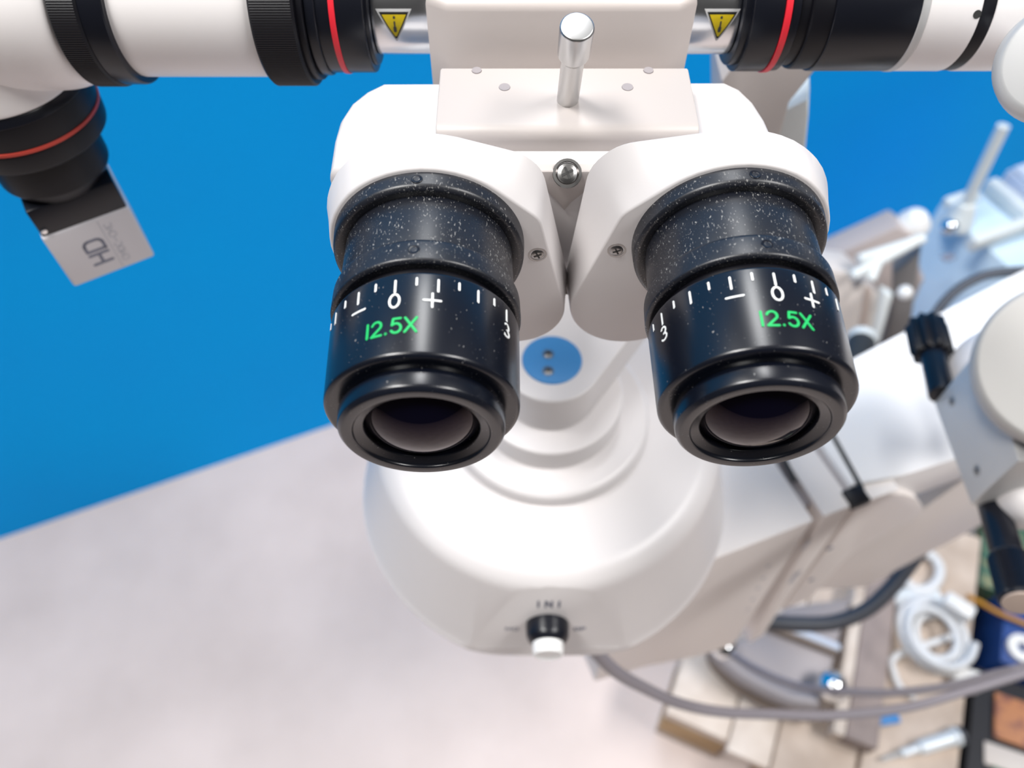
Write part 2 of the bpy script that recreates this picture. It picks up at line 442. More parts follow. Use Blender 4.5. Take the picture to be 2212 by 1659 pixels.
def screw(c, n, r, par, m='screw_steel'):
    M = frame(c, n); bm = B()
    lathe(bm, [(0, .00035), (r*.55, .00030), (r*.9, .00005), (r, -.0004)], M, 24, .0001)
    lathe(bm, [(r*1.02, -.0004), (r*1.06, .00008), (r*1.3, .00005), (r*1.34, -.0004)], M, 24, 0)
    o = obj('screw', bm, m, par, 40)
    bm = B()
    for a in (25, 115):
        t = bmesh.new(); bmesh.ops.create_cube(t, size=1); bmesh.ops.scale(t, vec=(r*1.15, r*.22, .0002), verts=t.verts)
        bmesh.ops.transform(t, matrix=M @ Matrix.Translation((0, 0, .00032)) @ Matrix.Rotation(radians(a), 4, 'Z'), verts=t.verts)
        me = bpy.data.meshes.new('tmp'); t.to_mesh(me); t.free(); bm.from_mesh(me); bpy.data.meshes.remove(me)
    obj('screw_slot', bm, 'black_ink', par, 30)
    return o
housing(-1); housing(1)

# --- binocular head block behind the housings
HC = .0129
bm = B()
plan = [(-.0430, .1440), (.0640, .1440), (.0640, .1560), (.0634, .1630), (.0618, .1705), (.0592, .1762), (.0555, .1795), (-.0335, .1790), (-.0378, .1752), (-.0412, .1700), (-.0430, .1635), (-.0434, .1560)]
prism(bm, plan, frame((0, 0, -.1178), (0, 0, 1)), .040, .0034, 4)
head = obj('head_block', bm, 'white_paint', ms, 40)
# nose plate between the housings: flat top, V-shaped front
bm = B()
Mn = frame((HC, .1432, -.1182), (0, -1, 0), (1, 0, 0))
prism(bm, [(-.0075, 0), (.0075, 0), (.0046, -.0062), (.0014, -.0098), (0, -.0122), (-.0014, -.0098), (-.0046, -.0062)], Mn, .010, .0004, 2)
nose = obj('nose_plate', bm, 'cream_paint', ms, 30)
screw(Vector((HC, .1431, -.1186)), (0, -.62, .78), .0026, nose)
# dark plate that paints in the shade deep in the gap between the housings
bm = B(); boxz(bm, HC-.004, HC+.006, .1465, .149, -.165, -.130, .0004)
obj('gap_shade_plate', bm, 'gap_shade', ms, 30)
# cover block with the two holes
bm = B()
Mc = frame((0, .1500, -.1180), (1, 0, 0), (0, 1, 0))   # local x = +Y, local y = +Z, extruded along X
x0, x1 = -.0178, .0437
yz = [(0, 0), (0, .0030)] + [(.0032 - .0032*cos(a), .0030 + .0030*sin(a)) for a in [radians(t) for t in (18, 36, 54, 72, 90)]] + [(.0230, .0070), (.0230, -.004), (0, -.004)]
t_ = [(a, b) for a, b in yz]
Mc = frame((x1, .1500, -.1180), (1, 0, 0), (0, 1, 0))
prism(bm, t_[1:], Mc, x1 - x0, .0005, 2)
cover = obj('cover_block', bm, 'cream_paint', ms, 30)
for px in (1090, 1355):
    p = atz(px, 192, -.1118); p.z = -.1180 + .006 + (p.y-.1532)*.055
    bm = B(); lathe(bm, [(0, .00012), (.00135, .00012), (.0015, -.0003)], frame(p, (0, -.05, 1)), 24, 0)
    obj('hole', bm, 'base_grey', cover, 30)
for px in (1030, 1400):
    p = atz(px, 151, -.1112); p.z = -.1180 + .006 + (p.y-.1532)*.055; p.y -= .0006
    bm = B(); lathe(bm, [(0, .00012), (.0012, .00012), (.0013, -.0003)], frame(p, (0, -.05, 1)), 24, 0)
    obj('hole', bm, 'base_grey', cover, 30)
# lever pin
p0 = Vector((.0133, .1612, -.1120)); p1 = at(1247, 56, .160)
ax = (p1 - p0); L = ax.length
bm = B()
lathe(bm, [(0, -.004), (.0026, -.004), (.0026, L*.60), (.00355, L*.66), (.0037, L-.0004), (.0034, L), (0, L)], frame(p0, ax), 40, .0004)
lathe(bm, [(.0027, -.0002), (.0031, .0003), (.0033, -.0004)], frame(p0, (0, -.05, 1)), 32, 0)
obj('lever_pin', bm, 'brushed_steel', ms, 30, label='brushed steel pin standing on the cover block')

# --- beam splitter block behind
bm = B()
plan = [(-.0160, .1822), (.0408, .1822), (.0458, .1860), (.0458, .2240), (-.0214, .2240), (-.0214, .1860)]
prism(bm, plan, frame((0, 0, -.0990), (0, 0, 1)), .034, .0028, 4)
spl = obj('beam_splitter', bm, 'splitter_paint', ms, 40)
screw(Vector((.0125, .190, -.0988)), (0, 0, 1), .003, spl)
bm = B(); boxz(bm, -.012, .037, .238, .27, -.36, -.120, .003)
obj('rear_column', bm, 'cream_paint', ms, 40)

# --- coupling under the head: lug with the blue disc
CX, CY = .0165, .190
bm = B()
lug = hull([(0, 0, .0210), (.045, .062, .019), (-.03, .075, .02)], 48)
prism(bm, [(a, b) for a, b in lug], frame((CX, CY, -.254), (0, 0, 1)), .022, .0015, 3)
lugo = obj('coupling_lug', bm, 'white_paint', ms, 40)
bm = B(); lathe(bm, [(0, .0006), (.0120, .0006), (.0125, 0), (.0125, -.001)], frame((CX, CY, -.254), (0, 0, 1)), 64, .0003)
disc = obj('blue_cap', bm, 'blue_plastic', ms, 30, label='blue round cap with two screws')
for py in (765, 801):
    screw(atz(1184, py, -.2533), (0, 0, 1), .0018, disc)
bm = B(); lathe(bm, [(0, -.276), (.0312, -.276), (.0320, -.277), (.0320, -.2885), (.0315, -.2895), (0, -.2895)], frame((CX, CY, 0), (0, 0, 1)), 96, .0008)
obj('rotation_ring', bm, 'white_paint', ms, 30)
bm = B(); lathe(bm, [(0, -.289), (.0430, -.289), (.0452, -.2905), (.0458, -.2945), (.0458, -.30), (0, -.30)], frame((CX, CY, 0), (0, 0, 1)), 96, .002, 5)
obj('collar', bm, 'white_paint', ms, 40)

# --- round body with the flat front facet
bm = B()
lathe(bm, [(0, -.2960), (.045, -.2960), (.0735, -.2995), (.0795, -.3050), (.0925, -.3560), (.0936, -.3590), (.0942, -.3600), (.0942, -.3625), (.0905, -.3690), (.06, -.370), (0, -.370)],
      frame((CX, CY, 0), (0, 0, 1)), 128, .006, 6)
pco = Vector((0, .1106, -.312)); pno = Vector((0, -.990, .139)).normalized()
r = bmesh.ops.bisect_plane(bm, geom=bm.verts[:] + bm.edges[:] + bm.faces[:], plane_co=pco, plane_no=pno, clear_outer=True)
es = [e for e in r['geom_cut'] if isinstance(e, bmesh.types.BMEdge)]
bmesh.ops.contextual_create(bm, geom=es)
body = obj('round_body', bm, 'white_paint', ms, 35)
# lip along the bottom of the facet
bm = B()
tube(bm, [Vector((CX + t*.033, .1045, -.3608)) for t in (-1, -.5, 0, .5, 1)], .0010, 10)
obj('facet_lip', bm, 'white_paint', ms, 40)
# selector knob
kc = Vector((.0155, .1072, -.3365)); kd = Vector((0, -1, .06))
bm = B(); lathe(bm, [(.0, -.002), (.0092, -.002), (.0095, .001), (.0092, .0062), (.0076, .0088), (0, .0088)], frame(kc, kd), 48, .0012, 4)
kn = obj('selector_knob', bm, 'black_metal', ms, 35, label='black selector knob with white push cap')
bm = B(); lathe(bm, [(0, .0135), (.0050, .0135), (.0058, .0142), (.0066, .0134), (.0068, .008), (0, .008)], frame(kc, kd), 48, .0006, 4)
obj('knob_cap', bm, 'white_plastic', kn, 35)
# lettering on the facet
fu = Vector((0, .139, .990)).normalized(); fn = Vector((0, -.990, .139)).normalized()
def fmap(a, b, h): return Vector((CX, .1106, -.312)) + Vector((a, 0, 0)) + fu*b + fn*h
obj('lettering', strokes(B(), [[(x, -.0090 + y*1.4) for x, y in l] for l in textlines('INI', -.001, 0, .0038, .75)], .00095, fmap, .00012), 'grey_ink', ms, 0)
obj('lettering', strokes(B(), textlines('MO', -.0165, -.0310, .0030, .3), .0005, fmap, .00012), 'grey_ink', ms, 0)
obj('lettering', strokes(B(), textlines('OP', .0135, -.0310, .0030, .3), .0007, fmap, .00012), 'grey_ink', ms, 0)

# --- silver side ports with warning triangles
TY, TZ = .205, -.1127
def ring(name, xa, xb, rad, m, par, rr=.0006, inner=None, label=None):
    bm = B(); x_lo, x_hi = min(xa, xb), max(xa, xb)
    lathe(bm, [(0, x_lo), (rad, x_lo), (rad, x_hi), (0, x_hi)], frame((0, TY, TZ), (1, 0, 0)), 96, rr)
    return obj(name, bm, m, par, 30, label=label)
def bx(px): return (px-1106)*1.305e-4
for s, xa, xb, tri in ((-1, -.018, bx(823), 861), (1, .042, bx(1563), 1541)):
    port = ring('camera_port', xa, xb, .0122, 'steel', ms)
    # triangle on the cylinder, point downwards
    def cyl(a, t, h, x0=None):
        th = t/.0122; rr_ = .0122 + h
        return Vector((a, TY - rr_*cos(th), TZ + rr_*sin(th)))
    rg = ray(tri, 50); x_t = (tri-1106)/FPX*.2085
    cyt = radians(7)*.0122
    def tri_mesh(k, lift):
        bm = B(); hgt = .0064*k; wv = .0068*k
        n = 6; rows = []
        for i in range(n+1):
            f = i/n; t = cyt + .0030*k - hgt*f; hw = wv/2*(1-f) + .0002
            rows.append((bm.verts.new(cyl(x_t-hw, t, lift)), bm.verts.new(cyl(x_t+hw, t, lift))))
        for a, b in zip(rows, rows[1:]): bm.faces.new((a[0], a[1], b[1], b[0]))
        g = bmesh.ops.extrude_face_region(bm, geom=bm.faces[:])
        return bm
    lab = obj('warning_label', tri_mesh(1.32, .00006), 'white_label', port, 0)
    obj('label_border', tri_mesh(1.08, .00012), 'black_ink', port, 0)
    obj('label_field', tri_mesh(.88, .00018), 'yellow_label', port, 0, label='yellow warning triangle')
    bm = B()
    def fm2(a, t, h): return cyl(x_t + a, cyt + t, .0002 + h)
    strokes(bm, [[(0, -.0014), (0, -.0006)]], .0008, fm2, .00006, .0001, .0003)
    strokes(bm, [[(0, -.0004), (0, .0009)]], .0004, fm2, .00006, .0001, .0003)
    strokes(bm, [[(0, .0019), (0, .0020)]], .0006, fm2, .00006, .0001, .0003)
    obj('exclamation_mark', bm, 'black_ink', port, 0)

# ================================================================== LEFT VIDEO ADAPTER
la = thing('video_adapter', 'white video adapter tube with elbow and black rings, above the HD camera', 'adapter', (-.10, TY, TZ-.02))
def knurl(name, xa, xb, rad, m, par, n=210, dep=.00011):
    bm = B(); fr = frame((0, TY, TZ), (1, 0, 0)); lo, hi = min(xa, xb), max(xa, xb)
    prof = [(.6, lo, 0), (rad-.0006, lo, 0), (rad, lo+.0006, 1), (rad, hi-.0006, 1), (rad-.0006, hi, 0)]
    rings = []
    for r, x, kk in prof[1:]:
        rings.append([bm.verts.new(fr @ Vector(((r - (dep if (j % 2 and kk) else 0))*sin(2*pi*j/(2*n)), (r - (dep if (j % 2 and kk) else 0))*cos(2*pi*j/(2*n)), x))) for j in range(2*n)])
    for a, b in zip(rings, rings[1:]):
        for j in range(2*n): bm.faces.new((a[j], a[(j+1) % (2*n)], b[(j+1) % (2*n)], b[j]))
    bm.faces.new(rings[0]); bm.faces.new(rings[-1])
    return obj(name, bm, m, par, 20)
ring('black_collar', bx(815), bx(700), .0169, 'black_metal', la)
ring('black_collar', bx(822.5), bx(800), .0150, 'black_metal', la)
ring('red_band', bx(760), bx(748), .0172, 'red_band', la, .0003, label='bright red ring')
ring('black_collar', bx(722), bx(700), .0176, 'black_metal', la)
ring('black_collar', bx(700), bx(684), .0188, 'black_dull', la)
knurl('focus_ring', bx(686), bx(598), .0204, 'black_dull', la)
ring('white_tube', bx(600), bx(312), .0180, 'tube_white', la)
ring('black_collar', bx(320), bx(268), .0200, 'black_metal', la, .0010)
knurl('clamp_ring', bx(272), bx(212), .0206, 'black_dull', la)
# elbow body: horizontal stub + vertical outlet
EX = -.151
bm = B()
lathe(bm, [(0, bx(214)), (.0193, bx(214)), (.0215, bx(160)), (.0225, EX-.022), (.018, EX-.030), (0, EX-.032)], frame((0, TY, TZ), (1, 0, 0)), 96, .004, 5)
obj('elbow_tube', bm, 'tube_white', la, 40)
bm = B()
lathe(bm, [(0, TZ), (.0214, TZ), (.0216, -.1290), (.0222, -.1345), (0, -.1345)], frame((EX, TY, 0), (0, 0, 1)), 96, .0015, 4)
obj('elbow_outlet', bm, 'tube_white', la, 40)
def vring(name, r0, r1, z0, z1, m, par, rr=.0005, label=None):
    bm = B(); lathe(bm, [(0, z0), (r0, z0), (r1, z1), (0, z1)], frame((EX, TY, 0), (0, 0, 1)), 96, rr)
    return obj(name, bm, m, par, 30, label=label)
vring('black_collar', .0216, .0230, -.1343, -.1370, 'black_metal', la)
vring('black_collar', .0226, .0226, -.1368, -.1450, 'black_dull', la)
vring('red_band', .0229, .0229, -.1446, -.1458, 'dull_red_band', la, .0002, label='dull red ring above the camera')
vring('black_collar', .0227, .0222, -.1457, -.1530, 'black_dull', la, .0012)

# ================================================================== HD CAMERA
hc = thing('video_camera', 'small black and silver camera cube printed HD, hanging by the blue wall', 'camera', (EX, TY, -.2045))
bm = B(); lathe(bm, [(0, -.1530), (.0172, -.1530), (.0172, -.1662), (.0146, -.1705), (0, -.1705)], frame((EX, TY, 0), (0, 0, 1)), 48, .0006)
obj('lens_mount', bm, 'black_dull', hc, 25)
PS = radians(32); Rz = Matrix.Rotation(PS, 3, 'Z')
bm = B(); box(bm, (EX, TY, -.1752), (.0280, .0280, .0112), Rz, .0006)
fp = obj('front_plate', bm, 'black_metal', hc, 30)
bm = B(); box(bm, (EX, TY, -.1925), (.0290, .0290, .0238), Rz, .0010, 3)
obj('camera_body', bm, 'silver_paint', hc, 30)
cx_ = Vector((cos(PS), sin(PS), 0)); cn_ = Vector((sin(PS), -cos(PS), 0))
def cmap(a, b, h): return Vector((EX, TY, -.1925)) + cn_*(.0145 + h) + Vector((0, 0, b)) + cx_*a
def rot(lines): return [[(-y, x) for x, y in l] for l in lines]     # text reads bottom to top
obj('lettering', strokes(B(), rot(textlines('HD', -.0008, -.0015, .0062, .28)), .0011, cmap, .00008), 'grey_ink', hc, 0, label='HD printed sideways')
obj('printed_line', strokes(B(), [[(.0032, -.0108), (.0032, .0108)]], .0003, cmap, .00006), 'pale_ink', hc, 0)
obj('lettering', strokes(B(), rot(textlines('CMOC-CMC', .0002, -.0068, .0024, .22)), .0004, cmap, .00006), 'pale_ink', hc, 0)
c = Vector((EX, TY, -.1785)) + cn_*.0141 - cx_*.0125
bm = B(); lathe(bm, [(0, .0006), (.0009, .0004), (.0011, -.0005)], frame(c, cn_), 16, 0)
obj('corner_screw', bm, 'chrome', fp, 30)

# ================================================================== RIGHT ADAPTER
ra = thing('camera_adapter', 'black and white adapter tube with red ring, right of the steel pin', 'adapter', (.10, TY, TZ-.02))
ring('black_collar', bx(1563.5), bx(1600), .0150, 'black_metal', ra)
ring('black_collar', bx(1578), bx(1640), .0166, 'black_metal', ra)
ring('red_band', bx(1640), bx(1653), .0169, 'red_band', ra, .0003, label='bright red ring')
ring('black_collar', bx(1653), bx(1672), .0164, 'black_metal', ra)
ring('black_collar', bx(1670), bx(1700), .0150, 'black_dull', ra)
ring('black_collar', bx(1694), bx(1745), .0160, 'black_dull', ra, .0012)
ring('black_tube', bx(1738), bx(1908), .0165, 'black_metal', ra)
ring('trim_ring', bx(1905), bx(1922), .0167, 'grey_metal', ra)
ring('white_tube', bx(1920), bx(2024), .0165, 'tube_white', ra)
ring('black_band', bx(2022), bx(2052), .0163, 'black_dull', ra)
ring('white_tube', bx(2050), bx(2240), .0165, 'tube_white', ra)
x_ = (2072-1106)/FPX*.204
bm = B(); lathe(bm, [(0, .0001), (.0010, .0001), (.0012, -.0004)], frame((x_, TY-.0165*cos(radians(22)), TZ+.0165*sin(radians(22))), (0, -cos(radians(22)), sin(radians(22)))), 16, 0)
obj('screw_hole', bm, 'black_ink', ra, 30)
bm = B(); lathe(bm, [(0, 0), (.0125, 0), (.0135, .002), (.0135, .010), (.012, .012), (0, .012)], frame(at(2290, 150, .185), (-.5, -.5, .5)), 48, .0015, 4)
obj('clamp_knob', bm, 'grey_metal', ra, 40)
bm = B(); tube(bm, [at(2200, 95, .190), at(2235, 110, .20)], .0028, 12)
obj('clamp_stud', bm, 'chrome', ra, 40)

# ================================================================== SUSPENSION ARM (right)
AA = Vector((.131, .183, -.42)); ath = radians(21)
ae = Vector((cos(ath), sin(ath), 0)); an = Vector((-sin(ath), cos(ath), 0))
AF = AA - an*.006
def fp2(px, py):            # pixel -> (along, height) on the arm's front plane
    r = ray(px, py); t = AF.dot(an)/r.dot(an); q = r*t - AF
    return (q.dot(ae), q.z)
arm = thing('suspension_arm', 'broad white suspension arm with slotted side panels in a warm bounce-lit tint, behind the right eyepiece', 'support arm', (.30, .26, -.70))
Mf = frame(AF, -an, ae)       # local x along, y up, z towards the viewer
def seg_top(pts): return [(a, min(b, 0)) for a, b in pts]
bl = fp2(1388, 1442)
pa = [(-.075, 0), (.0490, 0), fp2(1586, 1394), fp2(1500, 1420), bl, (-.075, bl[1]+.02)]
bm = B(); prism(bm, pa, Mf, .10, .0015, 2); obj('arm_housing', bm, 'arm_bounce_paint', arm, 30)
pb = [(.0565, 0), (.0775, 0), fp2(1680, 1326), fp2(1650, 1372), fp2(1618, 1390)]
bm = B(); prism(bm, pb, Mf, .10, .0015, 2); obj('arm_band', bm, 'arm_bounce_paint', arm, 30)
rnd = [fp2(*p) for p in ((1920, 1068), (1955, 1068), (1982, 1078), (1994, 1095), (1988, 1112), (1960, 1130), (1900, 1162), (1850, 1190), (1825, 1210), (1790, 1250), (1752, 1292), (1690, 1318))]
pc = [(.0838, -.003)] + [(.112, -.003)] + rnd
bm = B(); prism(bm, pc, Mf, .055, .0015, 2); obj('arm_cover', bm, 'arm_bounce_paint', arm, 30)
# upper arm running to the right, coloured whiter to imitate light on its top
top_back = [(.0838, .012), (.0838, .093), (.14, .093), (.30, .116), (.42, .13), (.42, .02), (.30, .0), (.150, .004), (.118, .006)]
bm = B(); prism(bm, top_back, frame(AF, (0, 0, 1), ae), .045, .002, 2); obj('upper_arm', bm, 'top_lit_white', arm, 30)
# lower arm plate
pd = [fp2(*p) for p in ((1774, 1297), (1842, 1229), (1873, 1205), (2008, 1129), (2122, 1048), (2260, 985), (2300, 1065), (2110, 1168), (1950, 1252), (1882, 1290))]
bm = B(); prism(bm, pd, frame(AF + an*.010, -an, ae), .05, .0015, 2); obj('lower_arm', bm, 'arm_bounce_paint', arm, 30)
bm = B(); prism(bm, [(.040, -.006), (.150, -.006), fp2(1980, 1100), fp2(1770, 1285), fp2(1690, 1312), fp2(1600, 1380)], frame(AF + an*.012, -an, ae), .04, 0); obj('slot_shade', bm, 'base_grey', arm, 30)  # grey sheet added to paint shade inside the arm's slots and seam
# black slots, connector and screws on the top
def top_pt(px, py, dz=.0004): p = atz(px, py, -.42); p.z += dz; return p
bm = B(); tube(bm, [top_pt(1655, 930), top_pt(1690, 985), top_pt(1716, 1040)], .0016, 8); obj('slot', bm, 'black_ink', arm, 30)
bm = B(); tube(bm, [top_pt(1770, 900), top_pt(1800, 945), top_pt(1862, 1058)], .0016, 8); obj('slot', bm, 'black_ink', arm, 30)
bm = B(); box(bm, top_pt(1848, 1074, .0), (.013, .012, .006), Matrix.Rotation(ath, 3, 'Z'), .001); obj('connector', bm, 'black_dull', arm, 30)
bm = B(); box(bm, AF + ae*.19 + an*.035 + Vector((0, 0, -.052)), (.20, .05, .016), Matrix.Rotation(ath, 3, 'Z')); obj('gap_shade_strip', bm, 'black_ink', arm, 30)  # black strip drawn as the shade between upper and lower arm
def ff(px, py, off=.0): a, b = fp2(px, py); return AF + ae*a + Vector((0, 0, b)) - an*(.0002+off)
for px, py in ((1792, 1184), (1752, 1252)):
    bm = B(); lathe(bm, [(0, .0003), (.0022, .0003), (.0026, -.0004)], frame(ff(px, py), -an), 16, 0); obj('screw', bm, 'grey_ink', arm, 30)
for px, py in ((1660, 1222), (1649, 1248), (1637, 1270), (1626, 1294), (1616, 1316)):
    bm = B(); lathe(bm, [(0, .0002), (.0014, .0002), (.0016, -.0004)], frame(ff(px, py), -an), 12, 0); obj('scale_dot', bm, 'pale_ink', arm, 30)
def amap(a, b, h): return AF + ae*a + Vector((0, 0, b)) - an*(.0002 + h)
a0, b0 = fp2(1745, 1172)
obj('lettering', strokes(B(), textlines('I', a0, b0-.010, .014), .003, amap), 'pale_ink', arm, 0)
a0, b0 = fp2(1708, 1250)
obj('lettering', strokes(B(), [[(y*.6-x*0+a0, x+b0) for x, y in l] for l in textlines('TARE', 0, 0, .008)], .0016, amap), 'pale_ink', arm, 0)
bm = B(); prism(bm, [fp2(1372, 1388), fp2(1398, 1386), fp2(1392, 1432)], frame(AF + an*.001 + Vector((0, 0, 0)), -an, ae), .01, 0); obj('corner_notch', bm, 'pale_ink', arm, 30)
# post carrying the arm, outside the picture to the right
bm = B(); lathe(bm, [(0, -H), (.20, -H), (.20, -H+.05), (.05, -H+.07), (.045, -.47), (0, -.47)], frame(AF + ae*1.62 + an*.10, (0, 0, 1)) @ Matrix.Translation((0, 0, .42)), 40, .004)
obj('stand_post', bm, 'arm_bounce_paint', arm, 30)
bm = B(); box(bm, AF + ae*1.01 + an*.10 + Vector((0, 0, -.025)), (1.22, .08, .035), Matrix.Rotation(ath, 3, 'Z'), .004); obj('arm_joint', bm, 'arm_bounce_paint', arm, 30)

# --- bracket behind the head (right of it)
bm = B()
Mb = frame(at(1690, 200, .285), (0, -1, .0), (1, 0, 0))
def lp(px, py):
    r = ray(px, py); n = Mb.to_3x3() @ Vector((0, 0, 1)); o = Mb.translation
    q = Mb.inverted() @ (r*(o.dot(n)/r.dot(n))); return (q.x, q.y)
prism(bm, [lp(*p) for p in ((1560, 175), (1600, 120), (1790, 110), (1762, 152), (1706, 222), (1674, 340), (1640, 520), (1560, 520))], Mb, .03, .001, 2)
obj('rear_bracket', bm, 'cream_paint', ms, 30)
bm = B()
Mb = frame(at(1720, 260, .32), (-.25, -1, 0), (1, -.25, 0))
prism(bm, [lp(*p) for p in ((1672, 250), (1745, 215), (1746, 250), (1730, 420), (1640, 420))], Mb, .02, .001, 2)
obj('rear_plate', bm, 'pale_rail', ms, 30)

# ================================================================== SWIVEL BRACKET WITH BLACK HANDLES (right edge)
sb = thing('swivel_bracket', 'grey swivel bracket with black threaded handles at the right edge', 'bracket', (.245, .20, -.35))
bm = B()
prism(bm, [(-.1715, -.3505), (-.2320, -.3495), (-.2320, -.302), (-.2180, -.297), (-.1715, -.306)], frame((.2300, 0, 0), (-1, 0, 0), (0, -1, 0)), .05, .0012, 2)
bm2 = bm
obj('bracket_block', bm2, 'grey_metal', sb, 30)
hn = Vector((-.42, -.38, .82)).normalized()
bm = B(); lathe(bm, [(0, 0), (.0365, 0), (.0385, -.002), (.0385, -.016), (.034, -.017), (.034, -.045), (0, -.045)], frame(at(2322, 785, .335), hn), 96, .0012, 4)
obj('hub_disc', bm, 'hub_grey', sb, 35)
bm = B(); lathe(bm, [(0, .004), (.012, .003), (.024, -.002), (.029, -.010), (.030, -.016), (.030, -.05), (0, -.05)], frame(at(2185, 808, .408), hn), 96, .004, 4)
obj('hub_housing', bm, 'white_paint', sb, 45)
bm = B(); lathe(bm, [(0, .004), (.008, .002), (.013, -.006), (.0135, -.02), (0, -.02)], frame(at(2222, 1085, .37), hn), 48, .003, 4)
obj('end_cap', bm, 'white_paint', sb, 45)
for (px, py) in ((2056, 867), (2110, 1016)):
    r = ray(px, py); p = r*(.23/r.x)
    screw(p, (-1, 0, 0), .0022, sb)
def rod(p, q, rs, name, m, knob=None):
    pass
# rear handle: stud + ribbed head
p0 = at(2034, 848, .415); p1 = at(1999, 700, .452)
ax = (p1-p0); L = ax.length
bm = B(); lathe(bm, [(0, -.002), (.0068, -.002), (.0068, L*.6), (0, L*.6)], frame(p0, ax), 40, .0008); obj('handle_stud', bm, 'black_metal', sb, 35)
bm = B()
fr = frame(p0, ax); n = 10; rings = []
for z, k in ((L*.52, .86), (L*.56, 1), (L*.96, 1), (L*1.0, .88)):
    rings.append([bm.verts.new(fr @ Vector(((.0102 + .0012*cos(n*2*pi*j/80))*k*sin(2*pi*j/80), (.0102 + .0012*cos(n*2*pi*j/80))*k*cos(2*pi*j/80), z))) for j in range(80)])
for a, b in zip(rings, rings[1:]):
    for j in range(80): bm.faces.new((a[j], a[(j+1) % 80], b[(j+1) % 80], b[j]))
bm.faces.new(rings[0]); bm.faces.new(rings[-1])
obj('handle_grip', bm, 'black_dull', sb, 30, label='ribbed black plastic grip')
# front handle: stud + knurled metal head
p0 = at(2140, 1072, .392); p1 = at(2205, 1300, .345)
ax = (p1-p0); L = ax.length
bm = B(); lathe(bm, [(0, -.012), (.0070, -.012), (.0072, L*.62), (0, L*.62)], frame(p0, ax), 40, .0008); obj('handle_stud', bm, 'black_metal', sb, 35)
bm = B(); fr = frame(p0, ax); n = 60; rings = []
for z, k, kk in ((L*.60, .9, 0), (L*.63, 1, 1), (L*.97, 1, 1), (L*1.0, .92, 0)):
    rings.append([bm.verts.new(fr @ Vector(((.0090 - (.0004 if (j % 2 and kk) else 0))*k*sin(pi*j/n), (.0090 - (.0004 if (j % 2 and kk) else 0))*k*cos(pi*j/n), z))) for j in range(2*n)])
for a, b in zip(rings, rings[1:]):
    for j in range(2*n): bm.faces.new((a[j], a[(j+1) % (2*n)], b[(j+1) % (2*n)], b[j]))
bm.faces.new(rings[0]); bm.faces.new(rings[-1])
obj('handle_grip', bm, 'black_metal', sb, 20, label='knurled dark metal grip')
bm = B(); lathe(bm, [(0, L*1.0), (.0078, L*1.0), (.0078, L*1.02), (0, L*1.02)], frame(p0, ax), 32, .0004); obj('handle_end', bm, 'brown_case', sb, 30)

# ================================================================== CABLES
def cable(name, label, pts, r, m):
    bm = B(); tube(bm, catmull(pts, 8), r, 12)
    return tag(obj(name, bm, m, None, 60), label, 'cable')
cable('cable', 'grey cable leaving the underside of the round body', [at(1275, 1395, .40), at(1330, 1450, .43), at(1400, 1490, .47), at(1470, 1520, .50), at(1560, 1538, .53), at(1680, 1543, .56), at(1800, 1545, .58), at(1950, 1530, .60), at(2080, 1495, .62), at(2260, 1440, .64)], .0037, 'cable_grey')
cable('cable', 'thin grey cable crossing above the chrome ball', [at(1580, 1412, .78), at(1640, 1448, .76), at(1720, 1480, .74), at(1800, 1492, .72), at(1920, 1497, .70), at(2050, 1482, .68), at(2150, 1456, .67), at(2260, 1430, .66)], .0037, 'cable_grey')
cable('cable', 'thick dark cable curving below the lower arm plate', [at(1640, 1342, .84), at(1720, 1348, .84), at(1800, 1345, .84), at(1870, 1318, .84), at(1920, 1275, .84), at(1960, 1225, .84), at(2000, 1170, .84)], .0085, 'cable_dark')
cable('cable', 'thin dark cable arching behind the ribbed handle', [at(2010, 700, .62), at(2030, 665, .62), at(2060, 632, .62), at(2100, 606, .62), at(2150, 590, .62), at(2260, 582, .62)], .0040, 'cable_dark')

# ================================================================== PALLET AND WHAT LIES ON IT
PO = Vector((.218, .242, 0)); pth = radians(-24)
pe = Vector((cos(pth), sin(pth), 0)); pn = Vector((-sin(pth), cos(pth), 0)); Rp = Matrix.Rotation(pth, 3, 'Z')
PZ = -H + .144
pal = thing('wooden_pallet', 'weathered wooden pallet standing on the concrete floor', 'pallet', (PO.x+.2, PO.y+.2, -H))
def pbox(name, t0, t1, s0, s1, z0, z1, m, bev=.002):
    bm = B(); box(bm, PO + pe*((t0+t1)/2) + pn*((s0+s1)/2) + Vector((0, 0, (z0+z1)/2)), (t1-t0, s1-s0, z1-z0), Rp, bev)
    return obj(name, bm, m, pal, 30)
for t0, t1, m in ((0, .088, 'pallet_wood_pale'), (.091, .149, 'pallet_wood_pale'), (.152, .256, 'pallet_wood'), (.262, .384, 'pallet_wood')):
    pbox('deck_board', t0, t1, -.10 if t0 > .14 else 0 - (.012 if t0 > .08 else 0), .46, PZ-.022, PZ, m)
for s0 in (.0, .18, .355):
    pbox('cross_board', .002, .382, s0+.004, s0+.10, PZ-.044, PZ-.0225, 'pallet_wood_grey')
pbox('cross_board', .15, .382, -.096, -.02, PZ-.044, PZ-.0225, 'pallet_wood_grey')
for t0 in (.004, .150, .286):
    for s0 in (.004, .18, .36):
        pbox('block', t0, t0+.092, s0, s0+.095, PZ-.122, PZ-.0445, 'pallet_block')
for t0 in (.004, .150, .286):
    pbox('bottom_board', t0, t0+.095, .004, .455, -H+.0005, PZ-.1225, 'pallet_wood_grey')
